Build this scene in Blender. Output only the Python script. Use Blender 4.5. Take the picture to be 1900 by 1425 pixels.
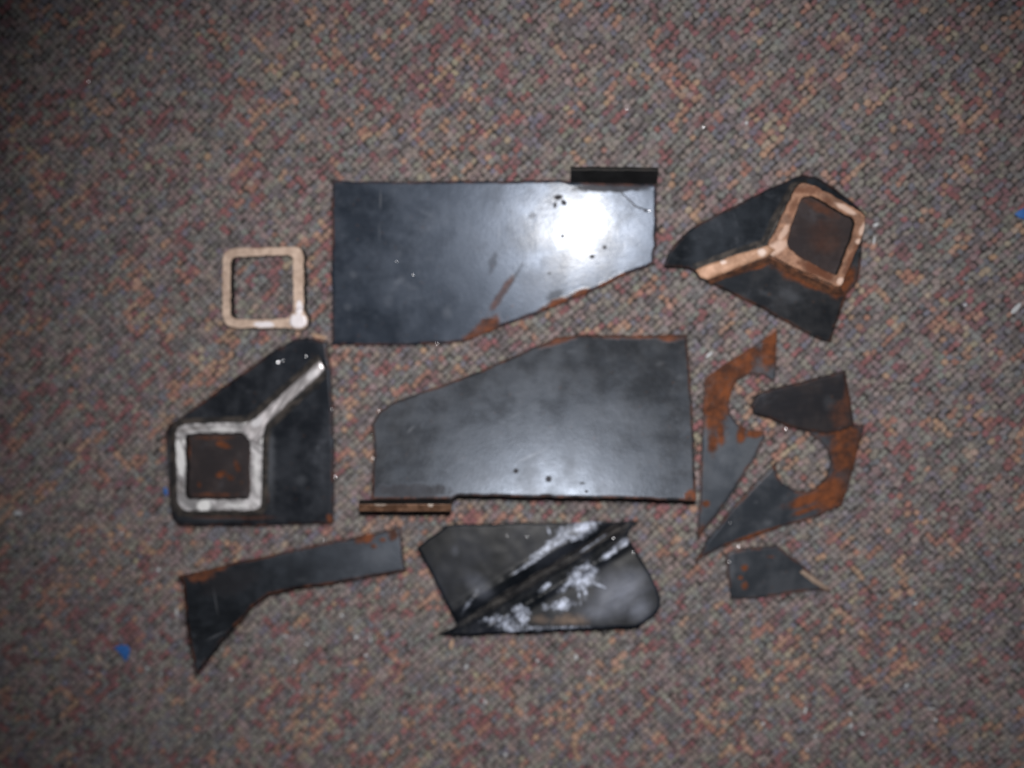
import bpy, bmesh, math, random
import numpy as np
from mathutils import Vector, Matrix, noise as mnoise
from mathutils.geometry import delaunay_2d_cdt

random.seed(7); RNG = np.random.default_rng(11)
SC = bpy.context.scene
COL = SC.collection
for o in list(bpy.data.objects): bpy.data.objects.remove(o)

# ------------------------------------------------------------------ camera
LENS = 37.9
CAM = Vector((0.030, 0.050, 0.680))
FLASH = Vector((0.034, 0.108, 0.672))          # on-camera flash, above the lens
LOOK = Vector((0.0, 0.0, 0.0))
fw = (LOOK - CAM).normalized()
rt = (Vector((1, 0, 0)) - fw * fw.x).normalized()
up = rt.cross(fw).normalized()
ROT = Matrix((rt, up, -fw)).transposed()
cd = bpy.data.cameras.new('camera'); cam = bpy.data.objects.new('camera', cd); COL.objects.link(cam)
cam.matrix_world = Matrix.Translation(CAM) @ ROT.to_4x4()
cd.lens = LENS; cd.sensor_width = 36; cd.clip_start = 0.01; cd.clip_end = 20
cd.dof.use_dof = True; cd.dof.focus_distance = 0.600; cd.dof.aperture_fstop = 1.75; cd.dof.aperture_blades = 0
SC.camera = cam
SC.render.resolution_x = 1024; SC.render.resolution_y = 768

# ------------------------------------------------------------------ light of a dim room + the camera's flash
W = bpy.data.worlds.new('World'); SC.world = W; W.use_nodes = True
bg = W.node_tree.nodes['Background']; bg.inputs[0].default_value = (0.55, 0.72, 1.0, 1); bg.inputs[1].default_value = 0.035
fl = bpy.data.lights.new('camera_flash', 'SPOT'); flo = bpy.data.objects.new('camera_flash', fl); COL.objects.link(flo)
fl.energy = 18.3; fl.color = (1.0, 0.97, 0.95); fl.shadow_soft_size = 0.011
fl.spot_size = math.radians(78); fl.spot_blend = 1.0
flo.location = FLASH
flo.rotation_euler = (Vector((0.045, -0.02, 0)) - FLASH).to_track_quat('-Z', 'Y').to_euler()
vs = SC.view_settings
vs.view_transform = 'Standard'; vs.look = 'None'; vs.exposure = 0; vs.gamma = 1; vs.use_curve_mapping = False

# ------------------------------------------------------------------ photo pixel (1900 x 1425) to a point of the place
def ray(px, py):
    k = 36.0 / LENS / 1900.0
    return ROT @ Vector(((px - 950) * k, -(py - 712.5) * k, -1))
def hit(px, py, pt, n):
    d = ray(px, py)
    return CAM + d * ((pt - CAM).dot(n) / d.dot(n))
def at(px, py, z=0.0): return hit(px, py, Vector((0, 0, z)), Vector((0, 0, 1)))
PILE = 0.0034                                   # height of the carpet pile
def flat(z): return (Vector((0, 0, PILE + z)), Vector((0, 0, 1)))
def facing(px, py, z, amount=1.0):
    """plane through a point, leaning as a plate does that throws the flash back from (px, py)"""
    p = at(px, py, PILE + z)
    n = ((CAM - p).normalized() + (FLASH - p).normalized()).normalized()
    n = (n * amount + Vector((0, 0, 1)) * (1 - amount)).normalized()
    return (p, n)
def settle(plane, px, thick=0.003, sink=0.0010):
    """raise or lower a leaning plane until the lowest corner of the piece rests in the pile"""
    p, n = plane
    for _ in range(3):
        low = min(hit(x, y, p, n).z for x, y in px) - thick * n.z
        p = p + Vector((0, 0, PILE - sink - low))
    return (p, n)
def through(px, py, z, n): return (at(px, py, PILE + z), n.normalized())

# ------------------------------------------------------------------ tags
def tag(o, label=None, cat=None, group=None, kind=None):
    if label: o['label'] = label
    if cat: o['category'] = cat
    if group: o['group'] = group
    if kind: o['kind'] = kind
    return o
def link(name, verts, faces, mats, origin, parent=None, midx=None, smooth=None, attrs=None):
    me = bpy.data.meshes.new(name)
    me.from_pydata([tuple(v - origin) for v in verts], [], faces)
    for m in mats: me.materials.append(m)
    if midx is not None: me.polygons.foreach_set('material_index', midx)
    if smooth is not None: me.polygons.foreach_set('use_smooth', smooth)
    if attrs:
        for k, vals in attrs.items():
            a = me.attributes.new(k, 'FLOAT', 'POINT'); a.data.foreach_set('value', vals)
    me.update()
    o = bpy.data.objects.new(name, me); COL.objects.link(o)
    if parent is None: o.location = origin
    else: o.parent = parent
    return o
def empty(name, loc):
    o = bpy.data.objects.new(name, None); COL.objects.link(o); o.location = loc; o.empty_display_size = 0.01
    return o

# ------------------------------------------------------------------ outlines
def resample(pts, step, closed=True):
    out = []
    n = len(pts)
    for i in range(n if closed else n - 1):
        a, b = pts[i], pts[(i + 1) % n]
        k = max(1, int((b - a).length / step))
        for j in range(k): out.append(a.lerp(b, j / k))
    if not closed: out.append(pts[-1])
    return out
def area2(p): return 0.5 * sum(p[i].x * p[(i + 1) % len(p)].y - p[(i + 1) % len(p)].x * p[i].y for i in range(len(p)))
def inset(p, d):
    n = len(p); out = []
    for i in range(n):
        a, b, c = p[i - 1], p[i], p[(i + 1) % n]
        t1 = (b - a).normalized(); t2 = (c - b).normalized()
        n1 = Vector((-t1.y, t1.x)); n2 = Vector((-t2.y, t2.x))
        m = n1 + n2
        if m.length < 1e-6: m = n1
        m.normalize()
        out.append(b + m * (d / max(0.55, m.dot(n1))))
    return out
def inside(p, q):
    r = False; n = len(p); j = n - 1
    for i in range(n):
        if (p[i].y > q.y) != (p[j].y > q.y) and q.x < (p[j].x - p[i].x) * (q.y - p[i].y) / (p[j].y - p[i].y) + p[i].x: r = not r
        j = i
    return r
def edge_dist(p, q):
    best = 1e9
    for i in range(len(p)):
        a, b = p[i], p[(i + 1) % len(p)]
        ab = b - a; L = ab.length_squared
        t = 0 if L == 0 else max(0, min(1, (q - a).dot(ab) / L))
        best = min(best, (a + ab * t - q).length)
    return best
def basis(n):
    e1 = (Vector((1, 0, 0)) - n * n.x).normalized(); return e1, n.cross(e1)

def plate(name, px, plane, thick, mat, edge_mat, origin, parent=None, rough=0.00034, grid=0.004, warp=None, bevel=0.0004, step=0.0016, seed=0):
    """a cut piece of sheet: outline in photo pixels laid on its plane, worn edges, real thickness, closed underneath"""
    p0, n = plane; e1, e2 = basis(n)
    def to2(v): d = v - p0; return Vector((d.dot(e1), d.dot(e2)))
    def to3(q, w): return p0 + e1 * q.x + e2 * q.y + n * w
    P = [to2(hit(x, y, p0, n)) for x, y in px]
    if area2(P) < 0: P.reverse()
    P = resample(P, step)
    P = [q + Vector((mnoise.noise(Vector((q.x * 420, q.y * 420, seed + 3.1))), mnoise.noise(Vector((q.x * 420, q.y * 420, seed + 9.7))))) * rough
           + Vector((mnoise.noise(Vector((q.x * 90, q.y * 90, seed + 5.1))), mnoise.noise(Vector((q.x * 90, q.y * 90, seed + 1.7))))) * rough * 1.6 for q in P]
    I = inset(P, bevel)
    xs = [q.x for q in P]; ys = [q.y for q in P]
    pts = list(I); ev = [1.0] * len(I)
    for q in inset(P, 0.0022):
        if inside(P, q) and edge_dist(P, q) > 0.0017: pts.append(q); ev.append(0.0)
    y = min(ys); row = 0
    while y < max(ys):
        x = min(xs) + (grid / 2 if row % 2 else 0)
        while x < max(xs):
            q = Vector((x + random.uniform(-.2, .2) * grid, y + random.uniform(-.2, .2) * grid))
            if inside(P, q) and edge_dist(P, q) > 0.0028: pts.append(q); ev.append(0.0)
            x += grid
        y += grid * 0.87; row += 1
    nb = len(I)
    v2, _, f2, ov, _, _ = delaunay_2d_cdt(pts, [], [list(range(nb))], 1, 1e-7)
    wf = warp or (lambda q: 0.0)
    verts = [to3(q, wf(q)) for q in v2]
    at_ = [ev[o[0]] if o else 1.0 for o in ov]
    where = {}
    for i, o in enumerate(ov):
        for k in o: where[k] = i
    faces = [list(f) for f in f2]; mi = [0] * len(faces); sm = [True] * len(faces)
    b0 = len(verts)
    verts += [to3(q, wf(q) - bevel) for q in P]; at_ += [1.0] * nb
    b1 = len(verts)
    verts += [to3(q, wf(q) - thick) for q in P]; at_ += [1.0] * nb
    for i in range(nb):
        j = (i + 1) % nb
        if i in where and j in where:
            faces.append([where[i], b0 + i, b0 + j, where[j]]); mi.append(0); sm.append(False)
        faces.append([b0 + i, b1 + i, b1 + j, b0 + j]); mi.append(1); sm.append(False)
    faces.append([b1 + i for i in reversed(range(nb))]); mi.append(1); sm.append(False)
    return link(name, verts, faces, [mat, edge_mat], origin, parent, mi, sm, {'rim': at_})

def rounded(corners, radii, k=6):
    out = []
    n = len(corners)
    for i, (c, r) in enumerate(zip(corners, radii)):
        c = Vector(c); a = Vector(corners[i - 1]); b = Vector(corners[(i + 1) % n])
        if r <= 0: out.append(c); continue
        p = c + (a - c).normalized() * r; q = c + (b - c).normalized() * r
        for t in range(k + 1):
            t /= k
            out.append((1 - t) ** 2 * p + 2 * t * (1 - t) * c + t * t * q)
    return [tuple(v) for v in out]

def loop_points(px, plane, count):
    P = [hit(x, y, *plane) for x, y in px]
    L = [0]
    for i in range(len(P)): L.append(L[-1] + (P[(i + 1) % len(P)] - P[i]).length)
    out = []
    for k in range(count):
        s = L[-1] * k / count
        i = max(j for j in range(len(P)) if L[j] <= s)
        f = (s - L[i]) / max(1e-9, L[i + 1] - L[i])
        out.append(P[i].lerp(P[(i + 1) % len(P)], f))
    return out
def tube_ring(name, outer, inner, plane, height, mat, side_mat, origin, parent=None, wob=0.00065, count=160, seed=0):
    """a slice of square tube: outer and inner outline, wall standing `height` below its cut face"""
    n = plane[1]
    O = loop_points(outer, plane, count); I = loop_points(inner, plane, count)
    # pair each inner point with the outer one nearest in angle
    c = sum(I, Vector()) / count
    ang = lambda v: math.atan2(v.y - c.y, v.x - c.x)
    O.sort(key=ang); I.sort(key=ang)
    def w(v, s): return Vector((mnoise.noise(v * 300 + Vector((s, 0, 0))), mnoise.noise(v * 300 + Vector((0, s, 0))), 0)) * wob
    O = [v + w(v, seed + 1) for v in O]; I = [v + w(v, seed + 7) for v in I]
    b = 0.0004
    rings = []
    for src, dst, a, z in ((O, I, 0, height), (O, I, 0, b), (O, I, b, 0), (I, O, b, 0), (I, O, 0, b), (I, O, 0, height)):
        rings.append([p + (q - p).normalized() * a - n * z for p, q in zip(src, dst)])
    mid = [(p + q) / 2 for p, q in zip(O, I)]
    verts = [v for r in rings for v in r]; faces = []; mi = []
    for r in range(6):
        for i in range(count):
            j = (i + 1) % count; r2 = (r + 1) % 6
            faces.append([r * count + i, r * count + j, r2 * count + j, r2 * count + i])
            mi.append(0 if r in (1, 2, 3) else 1)
    return link(name, verts, faces, [mat, side_mat], origin, parent, mi, [False] * len(faces))

# ------------------------------------------------------------------ materials
class Nodes:
    def __init__(s, name):
        s.m = bpy.data.materials.new(name); s.m.use_nodes = True
        s.t = s.m.node_tree; s.bsdf = s.t.nodes['Principled BSDF']; s.co = s.new('ShaderNodeTexCoord').outputs['Object']
    def new(s, ty, **kw):
        n = s.t.nodes.new(ty)
        for k, v in kw.items(): setattr(n, k, v)
        return n
    def put(s, sock, v):
        if hasattr(v, 'is_output'): s.t.links.new(v, sock)
        elif v is not None: sock.default_value = v
    def math(s, op, a, b=0.0, clamp=False):
        n = s.new('ShaderNodeMath', operation=op, use_clamp=clamp); s.put(n.inputs[0], a); s.put(n.inputs[1], b); return n.outputs[0]
    def noise(s, scale, detail=4, rough=0.55, dist=0.0, vec=None, color=False):
        n = s.new('ShaderNodeTexNoise'); s.put(n.inputs['Vector'], vec or s.co); n.inputs['Scale'].default_value = scale
        n.inputs['Detail'].default_value = detail; n.inputs['Roughness'].default_value = rough; n.inputs['Distortion'].default_value = dist
        return n.outputs['Color' if color else 'Fac']
    def ramp(s, v, a, b, lo=0.0, hi=1.0):
        n = s.new('ShaderNodeMapRange', interpolation_type='SMOOTHSTEP'); s.put(n.inputs[0], v)
        for i, x in zip((1, 2, 3, 4), (a, b, lo, hi)): n.inputs[i].default_value = x
        return n.outputs[0]
    def mix(s, f, a, b):
        n = s.new('ShaderNodeMix', data_type='RGBA'); s.put(n.inputs[0], f)
        s.put(n.inputs[6], a if hasattr(a, 'is_output') else (*a, 1)); s.put(n.inputs[7], b if hasattr(b, 'is_output') else (*b, 1))
        return n.outputs[2]
    def mapped(s, loc=(0, 0, 0), rot=(0, 0, 0), scale=(1, 1, 1), ty='TEXTURE', vec=None):
        n = s.new('ShaderNodeMapping', vector_type=ty); s.put(n.inputs[0], vec or s.co)
        n.inputs[1].default_value = loc; n.inputs[2].default_value = rot; n.inputs[3].default_value = scale
        return n.outputs[0]
    def stains(s, origin, plane, blobs, wob=0.6, scale=150, soft=0.6):
        """union of irregular stains: (px, py, half length px, half width px, degrees in the photo)"""
        fine = s.math('MULTIPLY', s.math('SUBTRACT', s.noise(scale, 5, 0.65), 0.5), wob * 2.4)
        u = 0.00034; best = None
        for b in blobs:
            x, y, rx, ry = b[:4]; a = b[4] if len(b) > 4 else 0; g = b[5] if len(b) > 5 else 1.0
            c = hit(x, y, *plane) - origin
            v = s.mapped((c.x, c.y, c.z), (0, 0, math.radians(a)), (rx * u, ry * u, 1.0))
            L = s.new('ShaderNodeVectorMath', operation='LENGTH'); s.put(L.inputs[0], v)
            d = s.math('ADD', s.math('SUBTRACT', 1.0, L.outputs['Value']), fine)
            k = s.ramp(d, 0.0, soft, 0, g)
            best = k if best is None else s.math('MAXIMUM', best, k)
        return best

RUST_A, RUST_B = (0.205, 0.067, 0.027), (0.062, 0.028, 0.018)
def steel(name, origin, plane, rust=(), pale=(), dark=(), scratch=(), base=(0.010, 0.014, 0.021), tone=(0.036, 0.043, 0.056),  # base and tone made bluer to carry the steel's bluish sheen
          rough=0.36, coat=0.6, coat_rough=0.17, rim=0.6, rustf=0.0, spec=0.2, pits=True, tint=(0.66, 0.78, 1.0)):
    N = Nodes(name)
    big = N.noise(28, 4, 0.6); mid = N.noise(110, 5, 0.65)
    f = N.ramp(N.math('ADD', N.math('MULTIPLY', big, 0.6), N.math('MULTIPLY', mid, 0.5)), 0.44, 0.70)
    col = N.mix(f, base, tone)
    r = N.ramp(N.noise(60, 5, 0.6), 0.3, 0.75, rough - 0.05, rough + 0.09)
    # rolled grain and smudges
    grain = N.noise(900, 2, 0.5, vec=N.mapped((0, 0, 0), (0, 0, 0), (14, 1, 1)))
    col = N.mix(N.ramp(grain, 0.5, 0.8, 0, 0.12), col, (0.07, 0.076, 0.088))
    cw = N.ramp(N.noise(45, 4, 0.6, 0.4), 0.35, 0.65, coat * 0.55, coat)
    if pale:
        k = N.stains(origin, plane, pale, 0.5, 120, 0.9)
        col = N.mix(N.math('MULTIPLY', k, 0.5), col, (0.17, 0.18, 0.20))
    if scratch:
        k = N.stains(origin, plane, scratch, 0.12, 300, 0.8)
        col = N.mix(N.math('MULTIPLY', k, 0.55), col, (0.22, 0.225, 0.24))
    if dark:
        k = N.stains(origin, plane, dark, 0.5, 200, 0.5)
        col = N.mix(k, col, (0.020, 0.014, 0.012)); cw = N.math('MULTIPLY', cw, N.math('SUBTRACT', 1.0, k)); r = N.math('ADD', r, N.math('MULTIPLY', k, 0.3))
    if pits:
        sp = N.ramp(N.noise(330, 2, 0.5), 0.70, 0.76)
        col = N.mix(N.math('MULTIPLY', sp, 0.8), col, (0.07, 0.035, 0.02)); cw = N.math('MULTIPLY', cw, N.math('SUBTRACT', 1.0, sp))
    dust = N.math('MULTIPLY', N.ramp(N.noise(34, 6, 0.7, 0.6), 0.52, 0.72), N.ramp(N.noise(190, 4, 0.7), 0.36, 0.62))
    col = N.mix(N.math('MULTIPLY', dust, 0.42), col, (0.105, 0.112, 0.130)); cw = N.math('MULTIPLY', cw, N.math('SUBTRACT', 1.0, N.math('MULTIPLY', dust, 0.5)))
    at_ = N.new('ShaderNodeAttribute', attribute_name='rim').outputs['Fac']
    rm = N.math('MULTIPLY', N.math('MULTIPLY', at_, N.ramp(N.noise(140, 4, 0.6), 0.36, 0.62)), rim)
    mask = rm
    if rust:
        halo = N.stains(origin, plane, rust, 0.7, 110, 1.5); col = N.mix(N.math('MULTIPLY', halo, 0.55), col, (0.075, 0.038, 0.024))
        mask = N.math('MAXIMUM', mask, N.math('MULTIPLY', N.stains(origin, plane, rust), N.ramp(N.noise(210, 5, 0.7), 0.25, 0.5, 0.55, 1.0)))
    if rustf: mask = N.math('MAXIMUM', mask, N.ramp(N.noise(75, 6, 0.68), 0.62 - rustf, 0.70 - rustf, 0, 0.85))
    rc = N.mix(N.ramp(N.noise(130, 6, 0.7), 0.36, 0.66), RUST_B, RUST_A)
    col = N.mix(mask, col, rc)
    r = N.math('ADD', r, N.math('MULTIPLY', mask, 0.45), True)
    cw = N.math('MULTIPLY', cw, N.math('SUBTRACT', 1.0, mask, True), True)
    h = N.math('ADD', N.math('MULTIPLY', N.noise(500, 4, 0.6), 0.35), N.math('ADD', N.math('MULTIPLY', mid, 0.5), N.math('MULTIPLY', mask, 0.9)))
    b = N.new('ShaderNodeBump'); b.inputs['Strength'].default_value = 0.14; b.inputs['Distance'].default_value = 0.0006; N.put(b.inputs['Height'], h)
    B = N.bsdf
    N.put(B.inputs['Base Color'], col); N.put(B.inputs['Roughness'], r); N.put(B.inputs['Coat Weight'], cw)
    B.inputs['Coat Roughness'].default_value = coat_rough; B.inputs['Coat Tint'].default_value = (0.80, 0.88, 1, 1)
    B.inputs['Specular IOR Level'].default_value = spec; B.inputs['Specular Tint'].default_value = (*tint, 1); N.put(B.inputs['Normal'], b.outputs[0]); N.put(B.inputs['Coat Normal'], b.outputs[0])
    return N.m
def rusty_edge(name, a=(0.050, 0.030, 0.022), b=(0.018, 0.015, 0.015)):
    N = Nodes(name)
    N.put(N.bsdf.inputs['Base Color'], N.mix(N.ramp(N.noise(180, 4, 0.6), 0.4, 0.62), b, a))
    N.bsdf.inputs['Roughness'].default_value = 0.7
    bm = N.new('ShaderNodeBump'); bm.inputs['Strength'].default_value = 0.5; bm.inputs['Distance'].default_value = 0.0005
    N.put(bm.inputs['Height'], N.noise(600, 3)); N.put(N.bsdf.inputs['Normal'], bm.outputs[0])
    return N.m
def cut_metal(name, origin, plane, base, tone, metal=0.35, rough=0.45, bright=(), bright_col=(0.80, 0.80, 0.83), stain=(), stain_col=(0.20, 0.075, 0.035), saw=0.0, saw_scale=900, spread=0.25):
    """sawn or ground steel end face"""
    N = Nodes(name)
    f = N.ramp(N.noise(120, 5, 0.66), 0.36, 0.64)
    col = N.mix(f, base, tuple(c * 0.8 for c in tone))
    if saw:
        st = N.noise(saw_scale, 3, 0.6, vec=N.mapped((0, 0, 0), (0, 0, math.radians(saw)), (1, 9, 1)))
        col = N.mix(N.ramp(st, 0.42, 0.58, 0.95, 0.0), col, tuple(c * 0.35 for c in base))
    col = N.mix(N.ramp(N.noise(230, 5, 0.7), 0.54, 0.70, 0, 0.45), col, tuple(c * 0.45 for c in base))
    r = N.ramp(N.noise(150, 4), 0.3, 0.7, rough - 0.08, rough + 0.12)
    if stain:
        k = N.stains(origin, plane, stain, 0.6, 200, 0.6); col = N.mix(k, col, stain_col); r = N.math('ADD', r, N.math('MULTIPLY', k, 0.3), True)
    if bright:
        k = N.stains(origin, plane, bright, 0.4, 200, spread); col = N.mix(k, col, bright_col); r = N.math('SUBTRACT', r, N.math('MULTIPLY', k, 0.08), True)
    bm = N.new('ShaderNodeBump'); bm.inputs['Strength'].default_value = 0.35; bm.inputs['Distance'].default_value = 0.0004
    N.put(bm.inputs['Height'], N.noise(380, 4, 0.6))
    N.put(N.bsdf.inputs['Base Color'], col); N.put(N.bsdf.inputs['Roughness'], r); N.bsdf.inputs['Metallic'].default_value = metal
    N.put(N.bsdf.inputs['Normal'], bm.outputs[0])
    return N.m
def plain(name, col, rough=0.5, metal=0.0, vary=0.35, scale=300):
    N = Nodes(name)
    N.put(N.bsdf.inputs['Base Color'], N.mix(N.ramp(N.noise(scale, 3), 0.35, 0.65), col, tuple(c * (1 - vary) for c in col)))
    N.bsdf.inputs['Roughness'].default_value = rough; N.bsdf.inputs['Metallic'].default_value = metal
    return N.m
EDGE = rusty_edge('torch_cut_edge')
EDGE_DARK = rusty_edge('dark_cut_edge', (0.022, 0.017, 0.015), (0.010, 0.010, 0.010))
EDGE_RUST = rusty_edge('rusted_edge', (0.11, 0.045, 0.022), (0.035, 0.02, 0.014))

# ------------------------------------------------------------------ carpet: backing sheet and looped yarn
def carpet():
    N = Nodes('carpet_backing')
    c = N.mix(N.ramp(N.noise(150, 5, 0.7), 0.4, 0.62), (0.030, 0.026, 0.025), (0.055, 0.048, 0.045))
    N.put(N.bsdf.inputs['Base Color'], c); N.bsdf.inputs['Roughness'].default_value = 0.95
    s = 1.2
    base = link('carpet', [Vector((-s, -s, 0)), Vector((s, -s, 0)), Vector((s, s, 0)), Vector((-s, s, 0))], [[0, 1, 2, 3]], [N.m], Vector((0, 0, 0)))
    tag(base, 'mottled grey, maroon and tan looped carpet under everything', 'carpet', kind='structure')
    # yarn rows run at 45 degrees; every row is a space-dyed strand
    pu, pv = 0.0040, 0.0038
    HX, HY = 0.41, 0.32
    R = HX + HY
    nu, nv = int(R * 1.42 / pu), int(R * 1.42 / pv)
    pal = np.array([[.255, .255, .235], [.300, .255, .245], [.235, .195, .195], [.215, .235, .235], [.120, .118, .122], [.215, .090, .095],
                    [.150, .085, .095], [.480, .310, .215], [.360, .190, .145], [.155, .165, .205], [.420, .370, .270]])
    wgt = np.array([.22, .16, .13, .12, .11, .07, .05, .045, .04, .05, .012])
    lum = pal.mean(1, keepdims=True); avg = (pal * wgt[:, None]).sum(0) / wgt.sum()
    pal = lum * (avg / avg.mean()) * 0.26 + pal * 0.74                # yarn faded by wear
    pal = pal * (0.55 + 0.45 * avg.mean() / pal.mean(1, keepdims=True)) * np.array([1.11, 1.05, 1.05])
    idx = np.zeros((nv, nu), int)
    def field(su, sv, seed):                                   # smooth random field over the rows
        gu, gv = int(nu * pu / su) + 3, int(nv * pv / sv) + 3
        g = np.random.default_rng(seed).random((gv, gu))
        a = np.arange(nv) * pv / sv; b = np.arange(nu) * pu / su
        i0 = a.astype(int); j0 = b.astype(int); fa = (a - i0)[:, None]; fb = (b - j0)[None]
        fa = fa * fa * (3 - 2 * fa); fb = fb * fb * (3 - 2 * fb)
        return (g[i0][:, j0] * (1 - fa) * (1 - fb) + g[i0 + 1][:, j0] * fa * (1 - fb) + g[i0][:, j0 + 1] * (1 - fa) * fb + g[i0 + 1][:, j0 + 1] * fa * fb)
    sel = (field(0.045, 0.045, 8) > 0.5)                       # zigzag: bands along the rows here, across them there
    warm = np.where(sel, field(0.044, 0.013, 3), field(0.013, 0.044, 4)); red = np.where(sel, field(0.040, 0.011, 5), field(0.011, 0.040, 6))
    for v in range(nv):
        u = 0
        while u < nu:
            L = int(RNG.choice([1, 2, 3], p=[.5, .33, .17]))
            w = wgt.copy()
            k = warm[v, u]; q = red[v, u]
            w[[7, 8, 10]] *= 0.12 + 16.0 * max(0, k - 0.48)
            w[[5, 6]] *= 0.15 + 5.5 * max(0, q - 0.38)
            w[[4, 9]] *= 0.5 + 1.0 * (1 - k)
            idx[v, u:u + L] = RNG.choice(11, p=w / w.sum()); u += L
    for _ in range(int(nu * nv * 0.05)):                      # dashes lying across the rows
        v = int(RNG.integers(0, nv - 7)); u = int(RNG.integers(0, nu)); L = int(RNG.integers(2, 4))
        c = RNG.choice([0, 1, 5, 7, 8, 4, 6, 3], p=[.18, .14, .15, .17 * 1, .1, .12, .06, .08])
        if c in (7, 8) and warm[v, u] < 0.45: continue
        idx[v:v + L, u] = c
    # one loop: a low arch of yarn
    M, K = 5, 4
    proto = []
    for i in range(M + 1):
        t = -math.pi / 2 + math.pi * i / M
        for j in range(K + 1):
            a = -math.pi / 2 + math.pi * j / K
            proto.append((math.sin(t), math.cos(t) ** 0.7 * math.sin(a), math.cos(t) ** 0.6 * math.cos(a) if abs(i - M / 2) < M / 2 else 0.0))
    proto = np.array(proto)
    pf = np.array([[i * (K + 1) + j, (i + 1) * (K + 1) + j, (i + 1) * (K + 1) + j + 1, i * (K + 1) + j + 1] for i in range(M) for j in range(K)])
    vv, uu = np.meshgrid(np.arange(nv), np.arange(nu), indexing='ij')
    U = (uu - nu / 2 + 0.06 * (vv % 2)) * pu + RNG.normal(0, 0.00034, uu.shape)
    V = (vv - nv / 2) * pv + RNG.normal(0, 0.00032, uu.shape) + 0.0012 * np.sin(U * 31 + 1.3)
    low = (uu % 2 == 0) & (vv % 2 == 0) & (RNG.random(uu.shape) < 0.8)      # every second loop of every second row is a low one
    dk = low & (RNG.random(uu.shape) < 0.7); idx[dk] = RNG.choice([4, 6, 9, 4], dk.sum())  # darker yarn here colours in the shadowed gaps between loops
    th = math.radians(43)
    X = U * math.cos(th) - V * math.sin(th); Y = U * math.sin(th) + V * math.cos(th)
    keep = (abs(X) < HX) & (abs(Y) < HY)
    X, Y, C, low = X[keep], Y[keep], idx[keep], low[keep]
    n = len(X)
    rot = th + RNG.normal(0, 0.30, n)
    la = 0.00235 * RNG.uniform(.78, 1.22, n); lb = 0.00195 * RNG.uniform(.78, 1.2, n); lh = PILE * RNG.uniform(.75, 1.12, n) * np.where(low, 0.45, 1.0)
    tilt = RNG.normal(0, .25, n)
    px = proto[None, :, 0] * la[:, None]; py = proto[None, :, 1] * lb[:, None]; pz = proto[None, :, 2] * lh[:, None]
    py = py + pz * tilt[:, None]
    co = np.stack([X[:, None] + px * np.cos(rot)[:, None] - py * np.sin(rot)[:, None],
                   Y[:, None] + px * np.sin(rot)[:, None] + py * np.cos(rot)[:, None], pz + 0.0002], -1).reshape(-1, 3)
    np_ = len(proto)
    F = (pf[None] + (np.arange(n) * np_)[:, None, None]).reshape(-1, 4)
    me = bpy.data.meshes.new('loop_pile')
    me.vertices.add(len(co)); me.vertices.foreach_set('co', co.ravel().astype(np.float32))
    me.loops.add(F.size); me.loops.foreach_set('vertex_index', F.ravel().astype(np.int32))
    me.polygons.add(len(F)); me.polygons.foreach_set('loop_start', np.arange(0, F.size, 4, dtype=np.int32))
    me.polygons.foreach_set('use_smooth', np.ones(len(F), bool))
    me.update()
    cc = pal[C] * RNG.uniform(.86, 1.14, (n, 1)) * RNG.uniform(.94, 1.06, (n, 3))
    rgba = np.concatenate([np.repeat(cc, np_, 0), np.ones((n * np_, 1))], 1)
    a = me.color_attributes.new('yarn', 'FLOAT_COLOR', 'POINT'); a.data.foreach_set('color', rgba.ravel().astype(np.float32))
    N = Nodes('carpet_yarn')
    y = N.new('ShaderNodeAttribute', attribute_name='yarn').outputs['Color']
    fib = N.noise(1500, 3, 0.7)
    col = N.new('ShaderNodeMix', data_type='RGBA', blend_type='MULTIPLY'); col.inputs[0].default_value = 1
    N.put(col.inputs[6], y); N.put(col.inputs[7], N.mix(N.ramp(fib, .3, .7), (0.72, 0.72, 0.72), (1.25, 1.25, 1.25)))
    bm = N.new('ShaderNodeBump'); bm.inputs['Strength'].default_value = 0.8; bm.inputs['Distance'].default_value = 0.0006; N.put(bm.inputs['Height'], fib)
    N.put(N.bsdf.inputs['Base Color'], col.outputs[2]); N.bsdf.inputs['Roughness'].default_value = 0.9
    N.bsdf.inputs['Specular IOR Level'].default_value = 0.2; N.put(N.bsdf.inputs['Normal'], bm.outputs[0])
    N.bsdf.inputs['Sheen Weight'].default_value = 0.15
    me.materials.append(N.m)
    o = bpy.data.objects.new('loop_pile', me); COL.objects.link(o); o.parent = base
    tag(o, kind='stuff')
carpet()

def base_of(px):
    x = sum(p[0] for p in px) / len(px); y = sum(p[1] for p in px) / len(px)
    return at(x, y, PILE)

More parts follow.
